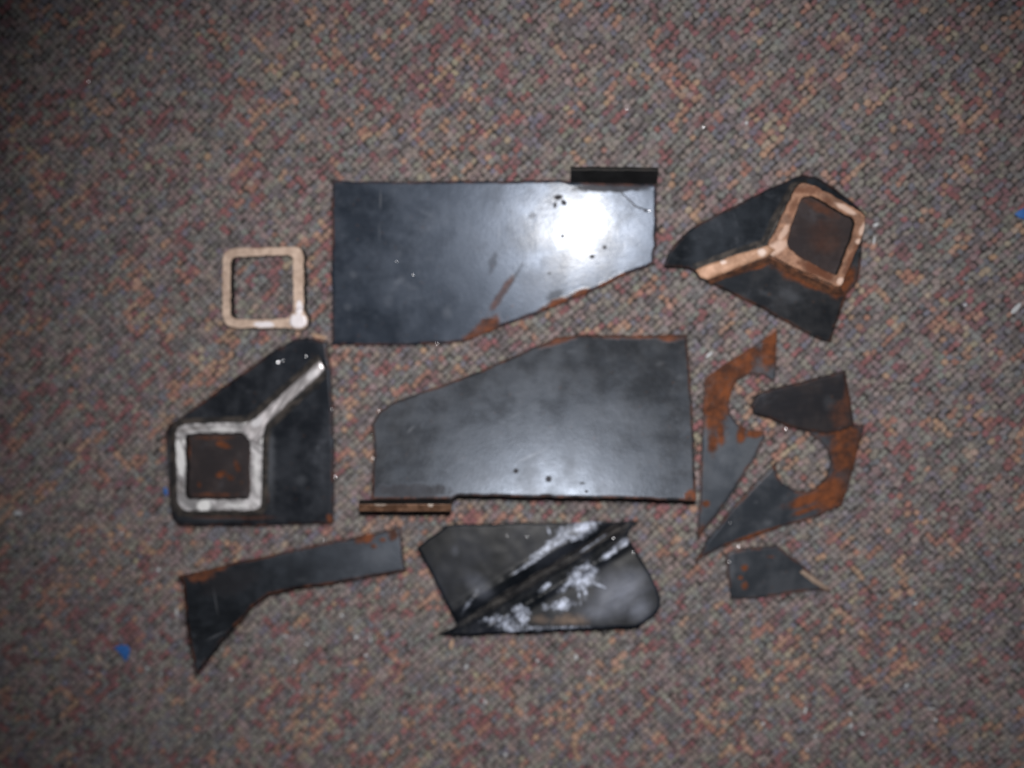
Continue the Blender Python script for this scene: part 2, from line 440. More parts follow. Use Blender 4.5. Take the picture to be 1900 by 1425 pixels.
# ------------------------------------------------------------------ large plate that throws the flash back, tab at upper right
PX = [(616, 333), (650, 337), (800, 336), (930, 335), (1042, 333), (1057, 338), (1218, 342), (1219, 400), (1217, 440), (1219, 452), (1214, 470), (1213, 488), (1200, 496),
      (1168, 506), (1112, 534), (1060, 556), (1013, 576), (960, 595), (925, 608), (893, 622), (865, 634), (830, 638), (766, 640), (700, 641), (616, 640), (615, 500)]
pl = settle(facing(1072, 422, 0.0075), PX); og = base_of(PX)
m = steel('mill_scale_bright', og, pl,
    rust=[(905, 605, 40, 20, 30), (880, 627, 22, 9, 25), (930, 548, 52, 9, 56, .55), (1028, 566, 44, 11, 24), (1075, 546, 26, 11, 22), (1125, 526, 40, 6, 25), (895, 615, 50, 14, 24), (618, 420, 3, 60, 0, .5), (640, 334, 40, 3, 0, .6), (1150, 512, 14, 4, 20)],
    dark=[(1036, 366, 10, 6, 10), (1046, 376, 7, 5, -40), (1030, 382, 4, 9, 0), (1122, 459, 5, 4), (1099, 476, 6, 5), (1044, 438, 4, 4), (1019, 507, 3, 3), (1138, 349, 86, 9, 0, .9), (1168, 372, 26, 1.6, -42), (1188, 386, 18, 1.6, -18), (1198, 391, 5, 3), (989, 400, 9, 8, 0, .35), (914, 490, 9, 26, -14, .4), (1030, 548, 22, 10, 25, .35), (955, 515, 40, 5, 60, .35)],  # wide blob at (1138, 349): the tab's blurred dark reflection, painted on the plate
    pale=[(740, 522, 14, 8, 30, .6), (655, 510, 10, 10, 0, .4), (645, 570, 12, 9, 0, .5), (830, 580, 14, 18, 0, .5), (790, 395, 26, 6, -25, .35), (720, 560, 14, 20, 0, .3)],
    scratch=[(706, 370, 3, 26, -2, .6), (926, 430, 2.5, 26, -2, .6), (704, 430, 2, 24, 0, .4)],
    rough=0.325, coat=0.24, coat_rough=0.19, spec=0.38)
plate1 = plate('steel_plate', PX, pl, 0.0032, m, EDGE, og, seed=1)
tag(plate1, 'large tapered steel plate with blown-out white flash glare and dark tab at its upper right', 'steel plate')
def tab(name, base_a, base_b, plane, out_deg, length, thick, mat, edge_mat, origin, parent):
    """a strip welded along an edge, leaning outward by out_deg from upright"""
    a, b = hit(*base_a, *plane), hit(*base_b, *plane)
    n = plane[1]; t = (b - a).normalized(); o = t.cross(n).normalized()       # o points out of the plate
    d = (n * math.cos(math.radians(out_deg)) + o * math.sin(math.radians(out_deg))).normalized()
    q = d.cross(t).normalized()
    K = 24; verts = []; faces = []; mi = []
    prof = [(0, 0), (0.5, 0), (1 - 0.0004 / length, 0), (1, 0.0004), (1, thick - 0.0004), (1 - 0.0004 / length, thick), (0, thick)]
    for i in range(K + 1):
        f = i / K; p = a.lerp(b, f)
        jit = 1 + 0.05 * mnoise.noise(p * 260)
        for s, w in prof: verts.append(p + d * (length * s * jit) - q * w - n * 0.0008 * (s == 0))
    m_ = len(prof)
    for i in range(K):
        for j in range(m_):
            k = (j + 1) % m_
            faces.append([i * m_ + j, i * m_ + k, (i + 1) * m_ + k, (i + 1) * m_ + j]); mi.append(1 if j in (2, 3, 4) else 0)
    faces += [list(range(m_)), [K * m_ + j for j in reversed(range(m_))]]; mi += [1, 1]
    return link(name, verts, faces, [mat, edge_mat], origin, parent, mi, [False] * len(faces))
TABM = plain('tab_scale', (0.012, 0.012, 0.013), 0.55, 0, 0.5, 120)
tab('tab', (1219, 343), (1058, 341), pl, 38, 0.0125, 0.003, TABM, EDGE_DARK, og, plate1)

# ------------------------------------------------------------------ second large plate, mirrored, rusty tab at lower left
PX = [(985, 646), (1031, 626), (1073, 621), (1180, 622), (1274, 620), (1279, 680), (1285, 750), (1289, 850), (1292, 930), (1200, 926), (1080, 924), (950, 922), (847, 919), (838, 926), (690, 926),
      (691, 880), (693, 837), (690, 787), (703, 763), (731, 745), (791, 724), (850, 703), (897, 685)]
pl = settle(facing(1020, 990, 0.0125, 1.0), PX); og = base_of(PX)
m = steel('mill_scale_dull', og, pl,
    rust=[(1190, 624, 100, 7, 0, .8), (1040, 632, 50, 8, 18, .8), (1282, 922, 15, 18), (1240, 626, 34, 10), (930, 668, 50, 5, 20, .6), (825, 712, 14, 4, 22, .6), (690, 850, 3, 60, 0, .6), (1282, 700, 3, 30, 0, .4)],
    dark=[(957, 874, 6, 5), (1018, 889, 7, 7), (1080, 897, 6, 4, 0, .5), (1088, 912, 4, 3), (765, 910, 92, 16, 0, .75), (1015, 920, 16, 5), (1110, 800, 2, 40, 0, .25)],  # blob at (765, 910) darkens the plate where it mirrors the tab
    pale=[(1225, 675, 18, 7, 10, .5), (1165, 780, 20, 8, -10, .35), (1060, 652, 14, 6, 0, .4), (1260, 700, 12, 8, 0, .3)],
    scratch=[(985, 846, 44, 3.5, 25, .8), (960, 768, 20, 2, 30, .4), (762, 797, 4, 12, -40, .6), (1130, 900, 2, 22, 0, .4)],
    base=(0.019, 0.020, 0.022), tone=(0.044, 0.046, 0.050), rough=0.29, coat=0.07, coat_rough=0.24, spec=0.36, tint=(0.70, 0.81, 1.0))
plate2 = plate('steel_plate', PX, pl, 0.0032, m, EDGE, og, seed=2)
tag(plate2, 'large dull grey tapered steel plate in the middle with a rusty tab at lower left', 'steel plate')
COPPER_RIM = cut_metal('tab_rim', og, pl, (0.22, 0.12, 0.075), (0.12, 0.06, 0.035), 0.2, 0.5, bright=[(800, 934, 6, 5), (708, 934, 12, 4, 0, .5)], bright_col=(0.5, 0.42, 0.36))
tab('tab', (668, 927), (838, 927), pl, 34, 0.0058, 0.0052, TABM, COPPER_RIM, og, plate2)

# ------------------------------------------------------------------ loose ring of square tube with a weld blob
pl = flat(0.009)
og = at(487, 535, PILE)
outer = rounded([(412, 461), (563, 457), (564, 609), (412, 609)], [26, 20, 10, 30])
inner = rounded([(428, 477), (543, 473), (544, 591), (428, 593)], [14, 10, 22, 16])
m = cut_metal('tube_cut_tan', og, pl, (0.66, 0.50, 0.40), (0.56, 0.40, 0.31), 0.1, 0.5, bright=[(490, 602, 22, 6), (556, 572, 7, 18), (553, 596, 19, 14)],
              bright_col=(0.88, 0.83, 0.86), stain=[(415, 470, 30, 6, 45, .4), (480, 460, 40, 3, 0, .4)], stain_col=(0.34, 0.19, 0.13))
ring = tube_ring('tube_ring', outer, inner, pl, 0.0095, m, EDGE_DARK, og, seed=4)
tag(ring, 'loose square ring cut from steel tube with a pale weld blob on one corner', 'tube ring')
blob = rounded([(536, 585), (546, 574), (558, 566), (566, 578), (572, 590), (571, 604), (560, 612), (546, 612), (535, 604)], [3] * 9, 3)
plate('weld_bead', blob, (pl[0] + Vector((0, 0, 0.0011)), pl[1]), 0.0105, m, EDGE_DARK, og, ring, bevel=0.0012, grid=0.002, step=0.001)

def weld(name, inner, outer, z_in, out_plane, mat, origin, parent):
    """concave weld bead running between a standing wall and the plate under it"""
    a = resample([at(x, y, PILE + z_in) for x, y in inner], 0.003, False); K = len(a)
    o = [hit(x, y, *out_plane) for x, y in outer]; L = [0]
    for i in range(len(o) - 1): L.append(L[-1] + (o[i + 1] - o[i]).length)
    ia = [at(x, y, PILE + z_in) for x, y in inner]; b = []
    for i in range(len(ia) - 1):
        k = max(1, int((ia[i + 1] - ia[i]).length / 0.003))
        for j in range(k): b.append(o[i].lerp(o[i + 1], j / k))
    b.append(o[-1])
    V = []; F = []
    for p, q in zip(a, b):
        w = mnoise.noise(p * 260) * 0.0006
        dn = Vector((0, 0, -0.0009))
        V += [p + Vector((0, 0, 0)), p.lerp(q, 0.35) + dn + Vector((0, 0, w)), p.lerp(q, 0.7) + dn * 0.8 + Vector((0, 0, w)), q + (q - p) * (w * 260) + Vector((0, 0, 0.0002)), q + Vector((0, 0, -0.0022)), p.lerp(q, -0.3) + Vector((0, 0, -0.004))]
    for i in range(K - 1):
        for j in range(6):
            k = (j + 1) % 6; F.append([i * 6 + j, (i + 1) * 6 + j, (i + 1) * 6 + k, i * 6 + k])
    F += [list(range(6)), [(K - 1) * 6 + j for j in reversed(range(6))]]
    return link(name, V, F, [mat], origin, parent, None, [True] * len(F))
WELD = rusty_edge('weld_grey_brown', (0.085, 0.072, 0.064), (0.028, 0.027, 0.028))
WELD_RUST = rusty_edge('weld_rusted', (0.20, 0.082, 0.042), (0.075, 0.036, 0.024))
# ------------------------------------------------------------------ bracket with bright sawn tube ring and rib (left)
def solid(name, px, plane, h, mat, side, origin, parent, **kw): return plate(name, px, plane, h, mat, side, origin, parent, **kw)
og = at(465, 820, PILE)
br = empty('tube_bracket', og)
tag(br, 'black steel bracket with bright silver square tube end and rib on its face', 'bracket')
bp = flat(0.0035)
PX = [(338, 772), (345, 767), (420, 712), (500, 655), (545, 630), (575, 626), (606, 634), (611, 670), (617, 760), (619, 860), (618, 972), (470, 977), (330, 978), (318, 960), (310, 880), (306, 800), (315, 785)]
m = steel('bracket_scale', og, bp, rust=[(490, 928, 9, 26, -8), (612, 962, 9, 10), (315, 935, 6, 8), (400, 958, 70, 5, 0, .6), (585, 702, 20, 4, 50, .5), (470, 960, 60, 6, 0, .4)],
    pale=[(560, 890, 16, 16, 0, .4), (500, 860, 16, 110, 0, .7), (535, 735, 100, 16, 42, .55), (314, 870, 16, 90, 0, .8), (420, 700, 40, 10, 35, .3), (400, 962, 100, 10, 0, .4), (590, 830, 5, 5)],
    base=(0.006, 0.007, 0.009), tone=(0.026, 0.028, 0.033), rough=0.42, coat=0.15, coat_rough=0.28)
plate('base_plate', PX, bp, 0.0035, m, EDGE_DARK, og, br, seed=5)
tp = flat(0.0115)
outer = rounded([(325, 787), (488, 783), (484, 947), (329, 948)], [26, 6, 18, 26])
inner = rounded([(344, 805), (464, 802), (464, 927), (344, 927)], [8, 22, 10, 10])
ms = cut_metal('tube_cut_silver', og, tp, (0.78, 0.76, 0.78), (0.50, 0.48, 0.49), 0.25, 0.42, saw=50, saw_scale=300,
    bright=[(334, 850, 10, 36, 4), (378, 938, 16, 12), (440, 938, 26, 5, 0, .6), (476, 880, 6, 40, 0, .5), (410, 797, 26, 4, 0, .5), (477, 806, 7, 26, 38), (462, 786, 22, 7, -30), (341, 820, 3, 6)], bright_col=(1.0, 1.0, 1.0), stain=[(352, 796, 32, 6, 10, .5), (335, 905, 8, 24, 0, .5)], stain_col=(0.16, 0.14, 0.13))  # bright spots: flash highlights on the rim painted as white metal
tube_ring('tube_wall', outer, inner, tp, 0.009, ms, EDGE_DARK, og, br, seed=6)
mr = cut_metal('rib_cut_silver', og, tp, (0.76, 0.72, 0.74), (0.56, 0.53, 0.54), 0.25, 0.42, saw=-35, saw_scale=290, bright=[(580, 695, 16, 7, 40, .5), (478, 782, 14, 9, 40, .8)], bright_col=(0.85, 0.84, 0.87))
solid('rib', [(446, 800), (456, 784), (474, 777), (520, 733), (560, 699), (594, 670), (602, 686), (568, 717), (530, 751), (493, 787), (487, 812), (478, 826), (465, 820)], (tp[0] + Vector((0, 0, 0.0004)), tp[1]), 0.009, mr, EDGE_DARK, og, br, grid=0.003, seed=8)
weld('weld_bead', [(594, 668), (474, 776), (456, 783), (340, 787), (325, 802), (327, 935), (337, 948), (476, 947), (485, 935), (487, 812), (493, 788), (602, 688)],
     [(589, 657), (468, 765), (452, 772), (334, 776), (314, 794), (316, 942), (330, 959), (482, 958), (497, 942), (499, 818), (504, 796), (607, 700)], 0.0092, flat(0.0036), WELD, og, br)
mf = steel('tube_floor', og, flat(0.0042), rust=[(408, 880, 14, 8, 20), (428, 886, 10, 6, -30), (370, 900, 5, 9), (441, 866, 8, 13, 20), (415, 826, 20, 7, -15), (350, 830, 5, 30, 0, .6), (400, 812, 50, 5, 0, .5), (400, 918, 50, 5, 0, .6)], base=(0.030, 0.024, 0.024), tone=(0.050, 0.038, 0.036), rough=0.6, coat=0.0, rim=0.5)
plate('tube_floor', [(340, 801), (468, 800), (468, 930), (340, 930)], flat(0.0042), 0.0006, mf, EDGE_RUST, og, br, grid=0.006)

# ------------------------------------------------------------------ bracket with copper coloured rusty tube end (upper right)
og = at(1440, 470, PILE)
br = empty('tube_bracket', og)
tag(br, 'black steel bracket with coppery rust on its square tube end and rib', 'bracket')
rib_a, rib_b = at(1300, 508, PILE + 0.006), at(1425, 465, PILE + 0.006)
t = (rib_b - rib_a).normalized(); side = Vector((-t.y, t.x, 0))
UP = [(1232, 494), (1240, 470), (1252, 452), (1272, 432), (1300, 412), (1370, 378), (1436, 346), (1470, 330), (1492, 324), (1518, 330), (1545, 345), (1580, 372), (1606, 398), (1602, 430), (1520, 470), (1428, 466), (1360, 490), (1300, 512), (1284, 500), (1262, 496)]
LO = [(1300, 512), (1360, 489), (1428, 470), (1520, 470), (1601, 436), (1597, 500), (1588, 530), (1572, 545), (1556, 592), (1541, 636), (1520, 632), (1480, 610), (1420, 576), (1360, 546), (1315, 524)]
up_pl = settle((rib_a.copy(), Vector((0.055, 0.05, 1)).normalized()), UP, 0.0035)
lo_pl = settle((rib_a.copy(), Vector((0.03, -0.05, 1)).normalized()), LO, 0.0032)
mu = steel('flank_scale', og, up_pl, pale=[(1430, 430, 14, 40, -25, .4), (1395, 455, 30, 10, 20, .3), (1450, 390, 10, 30, -25, .3)], rust=[(1440, 395, 4, 26, -25, .3)], base=(0.004, 0.005, 0.006), tone=(0.018, 0.021, 0.025), rough=0.45, coat=0.15, coat_rough=0.28, rim=0.3, pits=False)
def curl(q):
    a = max(0.0, (-q.x - 0.004) / 0.022); return 0.0045 * a * a * (1 if q.x < 0 else 0)
plate('base_plate', UP, up_pl, 0.0035, mu, EDGE_DARK, og, br, seed=9, warp=curl)
ml = steel('flank_rusty', og, lo_pl, rust=[(1410, 490, 40, 9, 22), (1512, 524, 84, 15, -18), (1560, 535, 26, 16, 40), (1375, 505, 40, 5, 18, .6), (1575, 515, 16, 24, -20), (1545, 625, 5, 16, -20, .6), (1470, 500, 50, 10, -10, .7)],
    pale=[(1470, 550, 30, 14, -20, .4), (1420, 545, 30, 8, -25, .3)], base=(0.006, 0.006, 0.006), tone=(0.026, 0.025, 0.025), rough=0.5, coat=0.15, coat_rough=0.28)
plate('base_plate', LO, lo_pl, 0.0032, ml, EDGE_DARK, og, br, seed=10)
tp = flat(0.0145)
outer = rounded([(1480, 340), (1505, 340), (1608, 399), (1600, 440), (1560, 533), (1548, 531), (1428, 474), (1424, 456)], [16, 16, 10, 10, 6, 6, 4, 4], 4)
inner = rounded([(1488, 366), (1506, 362), (1588, 409), (1580, 440), (1553, 512), (1509, 491), (1478, 474), (1459, 452), (1466, 424)], [6, 6, 8, 6, 6, 4, 4, 8, 4], 4)
mc = cut_metal('tube_cut_copper', og, tp, (0.40, 0.21, 0.13), (0.20, 0.095, 0.055), 0.2, 0.5, bright=[(1570, 388, 26, 6, -30), (1600, 425, 6, 14, -20), (1594, 448, 9, 6), (1559, 522, 8, 8), (1440, 460, 28, 13, 30, .7), (1455, 430, 7, 22, -28, .6)],
    bright_col=(0.66, 0.47, 0.38), stain=[(1518, 502, 52, 13, -27), (1580, 480, 9, 38, -22, .8), (1500, 352, 34, 10, 0, .7), (1472, 385, 8, 26, -25, .5), (1535, 372, 14, 6, -28, .5)], stain_col=(0.15, 0.055, 0.028), spread=0.5)
tube_ring('tube_wall', outer, inner, tp, 0.012, mc, EDGE_DARK, og, br, seed=11)
mrb = cut_metal('rib_cut_copper', og, tp, (0.56, 0.33, 0.22), (0.46, 0.25, 0.15), 0.15, 0.5, bright=[(1413, 468, 10, 10, 20), (1342, 486, 7, 5)], bright_col=(0.70, 0.55, 0.48), spread=0.6)
solid('rib', [(1290, 501), (1330, 484), (1380, 468), (1424, 455), (1440, 462), (1428, 475), (1380, 492), (1345, 507), (1314, 519), (1300, 514)], (tp[0] + Vector((0, 0, 0.0004)), tp[1]), 0.012, mrb, EDGE_DARK, og, br, grid=0.003, seed=12)
weld('weld_bead', [(1290, 500), (1330, 484), (1422, 455), (1440, 420), (1478, 350), (1500, 342)], [(1284, 491), (1326, 474), (1414, 444), (1428, 410), (1466, 341), (1496, 331)], 0.0120, up_pl, WELD, og, br)
weld('weld_bead', [(1314, 519), (1380, 493), (1428, 475), (1480, 499), (1548, 531), (1562, 533)], [(1318, 528), (1382, 503), (1428, 488), (1472, 512), (1540, 546), (1566, 546)], 0.0115, lo_pl, WELD_RUST, og, br)
mf = steel('tube_floor_brown', og, flat(0.0085), rust=[(1520, 385, 50, 10, -28, .35), (1530, 440, 40, 40, 0, .15)], base=(0.030, 0.021, 0.019), tone=(0.050, 0.036, 0.033), rough=0.65, coat=0.0, pits=False)
plate('tube_floor', [(1484, 358), (1510, 356), (1594, 405), (1584, 442), (1556, 518), (1505, 494), (1455, 456), (1462, 420)], flat(0.0085), 0.0010, mf, EDGE_RUST, og, br, grid=0.006)

# ------------------------------------------------------------------ two hooked rusty offcuts
PX = [(1442, 613), (1441, 660), (1439, 707), (1422, 697), (1391, 693), (1369, 706), (1356, 730), (1352, 748), (1355, 766), (1369, 787), (1387, 797), (1418, 800), (1421, 812), (1395, 858), (1361, 912), (1328, 958), (1293, 1003), (1296, 960), (1299, 912), (1303, 800), (1307, 704), (1350, 672)]
pl = settle(facing(1310, 925, 0.006, 0.35), PX); og = base_of(PX)
m = steel('hook_scale', og, pl, rust=[(1365, 680, 95, 40, 36), (1328, 750, 34, 75, 0), (1430, 640, 26, 60, 0), (1322, 820, 14, 30), (1425, 650, 22, 40, 0), (1375, 802, 12, 28, -10), (1400, 805, 22, 9), (1336, 800, 10, 30, 0), (1310, 935, 10, 8), (1300, 985, 8, 24, -20, .7), (1350, 720, 40, 40)],
    dark=[(1428, 672, 12, 14, 0, .45)], pale=[(1330, 890, 26, 30, 0, .5), (1345, 850, 20, 20, 0, .4)], base=(0.034, 0.039, 0.046), tone=(0.068, 0.074, 0.082), rough=0.45, coat=0.25, coat_rough=0.3)
tag(plate('hooked_offcut', PX, pl, 0.003, m, EDGE_DARK, og, seed=13), 'hook-shaped rusty steel offcut ending in a long point, beside the dull middle plate', 'offcut')

PX = [(1605, 788), (1594, 830), (1581, 878), (1572, 912), (1562, 939), (1510, 960), (1456, 977), (1400, 997), (1346, 1013), (1315, 1028), (1289, 1043), (1315, 1000), (1361, 942), (1400, 900), (1444, 855), (1441, 868), (1443, 882), (1452, 897), (1478, 912), (1500, 913), (1513, 908), (1532, 890), (1543, 861), (1536, 834), (1522, 818), (1505, 808), (1498, 798), (1540, 792)]
pl = flat(0.0032); og = base_of(PX)
m = steel('hook_scale_low', og, pl, rust=[(1572, 840, 44, 80, 0), (1545, 915, 50, 44, 30), (1490, 930, 50, 13, 20), (1400, 993, 56, 6, 20), (1350, 1012, 14, 7, 20), (1440, 868, 10, 8, 40), (1560, 800, 50, 18, 0), (1500, 945, 40, 6, 20), (1440, 980, 22, 5, 20)],
    dark=[(1480, 955, 20, 5, 20, .3)], pale=[(1425, 970, 12, 10, 0, .7), (1403, 932, 8, 6, 0, .5), (1360, 985, 26, 14, 40, .3)], base=(0.026, 0.030, 0.036), tone=(0.056, 0.060, 0.068), rough=0.45, coat=0.15, coat_rough=0.28)
tag(plate('hooked_offcut', PX, pl, 0.003, m, EDGE_DARK, og, seed=14), 'hook-shaped steel offcut with rusty end lying under the dark brown trapezoid', 'offcut')

PX = [(1395, 750), (1404, 734), (1422, 725), (1500, 706), (1569, 687), (1577, 735), (1586, 789), (1560, 800), (1535, 806), (1478, 796), (1430, 778), (1400, 768)]
pl = settle(through(1490, 755, 0.0085, Vector((0.03, -0.05, 1))), PX, 0.003, -0.0026); og = base_of(PX)
m = steel('brown_scale', og, pl, rust=[(1560, 770, 26, 30, 0, .35), (1572, 740, 10, 40, 0, .35)], pale=[(1535, 745, 16, 22, 0, .25)], base=(0.016, 0.014, 0.015), tone=(0.030, 0.024, 0.023), rough=0.55, coat=0.1, coat_rough=0.4, rim=0.3)
tag(plate('steel_offcut', PX, pl, 0.003, m, EDGE_DARK, og, seed=15), 'dark brown trapezoid steel offcut pointing left between the two rusty hooks', 'offcut')

# ------------------------------------------------------------------ small wedge at lower right
PX = [(1347, 1030), (1360, 1022), (1400, 1016), (1442, 1012), (1470, 1033), (1505, 1063), (1543, 1098), (1500, 1096), (1450, 1103), (1395, 1112), (1356, 1111), (1350, 1070)]
pl = flat(0.0026); og = base_of(PX)
m = steel('wedge_scale', og, pl, rust=[(1381, 1053, 8, 7), (1382, 1088, 9, 10), (1374, 1072, 5, 4), (1430, 1033, 10, 3, 0, .5)], pale=[(1358, 1050, 8, 36, 0, .6), (1440, 1065, 30, 14, 0, .3)], base=(0.030, 0.034, 0.040), tone=(0.060, 0.064, 0.072), rough=0.48, coat=0.15, coat_rough=0.28)
tag(plate('steel_offcut', PX, pl, 0.0024, m, EDGE_DARK, og, seed=16), 'small grey steel wedge with a sharp point at lower right', 'offcut')
PX = [(1483, 1062), (1490, 1058), (1512, 1072), (1540, 1092), (1539, 1097), (1530, 1095), (1505, 1080)]
pl = flat(0.0034); og = base_of(PX)
tag(plate('rust_sliver', PX, pl, 0.0012, cut_metal('sliver_tan', og, pl, (0.36, 0.27, 0.21), (0.27, 0.19, 0.15), 0.1, 0.6), EDGE_RUST, og, grid=0.002, bevel=0.0003), 'thin tan sliver lying along the point of the small wedge', 'sliver')

# ------------------------------------------------------------------ long bent strip at lower left
PX = [(329, 1069), (345, 1066), (409, 1050), (460, 1038), (515, 1026), (590, 1010), (654, 997), (700, 988), (744, 977), (748, 1020), (753, 1060), (690, 1070), (628, 1081), (553, 1092), (500, 1103), (468, 1128), (426, 1172), (363, 1250), (355, 1210), (348, 1175), (342, 1120), (338, 1078)]
pl = settle(facing(800, 1000, 0.006, 0.72), PX); og = base_of(PX)
m = steel('strip_scale', og, pl, rust=[(378, 1063, 36, 20, 12), (395, 1055, 34, 12, 12), (678, 998, 24, 12, 10), (730, 993, 13, 12), (710, 1002, 8, 5), (694, 1013, 6, 6), (500, 1032, 60, 3, 13, .5)],
    pale=[(700, 1030, 40, 26, 10, .35), (560, 1075, 20, 8, 0, .2)], scratch=[(400, 1115, 2, 36, 12, .5), (400, 1180, 26, 2.5, 25, .5)], dark=[(430, 1080, 70, 30, 15, .35)],
    base=(0.004, 0.0045, 0.005), tone=(0.015, 0.017, 0.020), rough=0.36, coat=0.15, coat_rough=0.28, spec=0.2, pits=False)
tag(plate('bent_strip', PX, pl, 0.003, m, EDGE_DARK, og, seed=17), 'long black steel strip bent to a downward point at lower left', 'steel strip')

# ------------------------------------------------------------------ crumpled torn plate with a groove, lower middle
PX = [(774, 1016), (790, 1003), (810, 988), (828, 975), (880, 972), (938, 970), (1060, 969), (1182, 967), (1172, 980), (1163, 996), (1185, 1028), (1206, 1062), (1218, 1090), (1226, 1114), (1224, 1128), (1216, 1138), (1182, 1164), (1130, 1166), (1072, 1168), (986, 1173), (890, 1176), (809, 1178), (830, 1170), (849, 1163), (836, 1135), (822, 1106), (800, 1065)]
pl = settle(facing(1010, 1120, 0.0115, 0.62), PX, 0.0045); og = base_of(PX)
e1, e2 = basis(pl[1])
def uv(px, py): d = hit(px, py, *pl) - pl[0]; return Vector((d.dot(e1), d.dot(e2)))
GA, GB = uv(858, 1158), uv(1150, 985)
gt = (GB - GA).normalized(); gn = Vector((gt.y, -gt.x))          # gn towards the lower right
def crumple(q):
    s = (q - GA).dot(gt); d = (q - GA).dot(gn)
    j = mnoise.noise(Vector((q.x * 150, q.y * 150, 2.0)))
    g = -0.0022 * math.exp(-((d + 0.001) / 0.0040) ** 2)
    lipn = 0.45 + 0.9 * abs(mnoise.noise(Vector((s * 110, 4.0, 0))))
    lip = lipn * (0.0020 * math.exp(-((d - 0.0095) / 0.0024) ** 2) + 0.0012 * math.exp(-((d + 0.0105) / 0.0022) ** 2))
    rip = 0.00045 * math.sin(d * 2200 + 1.2) * math.exp(-((d) / 0.006) ** 2)
    fold = 0.03 * max(0, -d - 0.006) if d < 0 else 0.015 * d
    return g + lip + rip + fold + 0.0001 * j + 0.00012 * mnoise.noise(Vector((q.x * 45, q.y * 45, 8.0)))
def torn_material():
    N = Nodes('torn_scale')
    col = N.mix(N.ramp(N.noise(40, 5, 0.62), 0.38, 0.68), (0.004, 0.0055, 0.008), (0.017, 0.020, 0.028))
    ang = math.atan2(gt.y, gt.x)
    wide = N.stains(og, pl, [(1150, 1100, 84, 50, 28, .95), (1185, 1125, 36, 34, 40, .8), (1110, 1135, 50, 26, 0, .7), (890, 1088, 26, 44, 40, .40), (845, 1022, 10, 14, 0, .25)], 0.3, 60, 1.0)  # grey flash sheen of the leaning facets, tinted into the base colour
    col = N.mix(N.math('MULTIPLY', N.math('MULTIPLY', wide, N.ramp(N.noise(160, 5, 0.7, 0, N.mapped((0, 0, 0), (0, 0, ang), (3, 1, 1))), 0.3, 0.65, 0.6, 1.0)), 0.9), col, (0.22, 0.24, 0.30))
    tan = N.stains(og, pl, [(1060, 1150, 42, 16, 5, .9), (1000, 1150, 26, 12, 0, .5)], 0.8, 110, 1.3)
    col = N.mix(N.math('MULTIPLY', tan, 0.7), col, (0.34, 0.23, 0.16))
    ang = math.atan2(gt.y, gt.x)
    groove = N.stains(og, pl, [(1005, 1068, 215, 11, math.degrees(ang), .7), (1140, 985, 36, 16, 25, .8)], 0.35, 160, 0.4)
    streak = N.noise(700, 3, 0.6, vec=N.mapped((0, 0, 0), (0, 0, ang), (22, 1, 1)))
    gcol = N.mix(N.ramp(streak, 0.48, 0.66, 0, 0.9), (0.012, 0.011, 0.012), (0.115, 0.105, 0.098))
    col = N.mix(N.math('MULTIPLY', groove, 0.9), col, gcol)
    flake = N.stains(og, pl, [(1075, 983, 52, 17, 15), (1040, 1000, 40, 12, 28), (1010, 1090, 20, 5, 32), (1075, 1075, 30, 26, 30, .9), (1012, 1018, 34, 7, 30), (1140, 1020, 40, 8, 36), (1055, 1085, 34, 8, 30), (1090, 1060, 28, 18, 20, .8), (1040, 1122, 34, 12, 8), (970, 1140, 20, 20, 30), (935, 1152, 40, 14, 0, .8), (1085, 1098, 6, 16, 10), (1018, 985, 3, 10, 20, .8), (965, 1165, 44, 8, 0, .7), (870, 1120, 30, 5, 55, .4), (1100, 1010, 50, 3, 34, .5), (990, 1040, 50, 4, 32, .5), (1110, 1085, 20, 3, -20, .7), (1075, 1105, 4, 22, 10, .7), (1010, 1165, 90, 4, 2, .5)], 1.0, 120, 0.55)  # broken bluish-white smears, laid in as colour and bump
    smear = N.noise(300, 5, 0.75, 0.8, vec=N.mapped((0, 0, 0), (0, 0, ang + 0.1), (3.2, 1, 1)))
    flake = N.math('MULTIPLY', flake, N.math('MULTIPLY', N.ramp(smear, 0.36, 0.60, 0.10, 1.0), N.ramp(N.noise(210, 4, 0.7, 1.2), 0.36, 0.58, 0.18, 1.0)), True)
    col = N.mix(flake, col, (0.70, 0.77, 0.95))
    B = N.bsdf
    r = N.ramp(N.noise(90, 4, 0.6), 0.3, 0.7, 0.40, 0.55)
    r = N.math('ADD', r, N.math('MULTIPLY', groove, 0.2), True)
    bm = N.new('ShaderNodeBump'); bm.inputs['Strength'].default_value = 0.22; bm.inputs['Distance'].default_value = 0.0006
    N.put(bm.inputs['Height'], N.math('ADD', N.math('MULTIPLY', N.noise(260, 5, 0.65), 0.6), flake))
    B.inputs['Specular IOR Level'].default_value = 0.09
    N.put(B.inputs['Base Color'], col); N.put(B.inputs['Roughness'], r); N.put(B.inputs['Normal'], bm.outputs[0])
    N.put(B.inputs['Coat Weight'], N.math('MULTIPLY', N.math('SUBTRACT', 1.0, groove, True), 0.10)); B.inputs['Coat Roughness'].default_value = 0.3
    return N.m
tp_ = plate('torn_plate', PX, pl, 0.003, torn_material(), EDGE_DARK, og, grid=0.0017, warp=crumple, rough=0.0004, seed=18)
tag(tp_, 'crumpled black steel plate with a diagonal gouge and smeary white patches', 'torn plate')

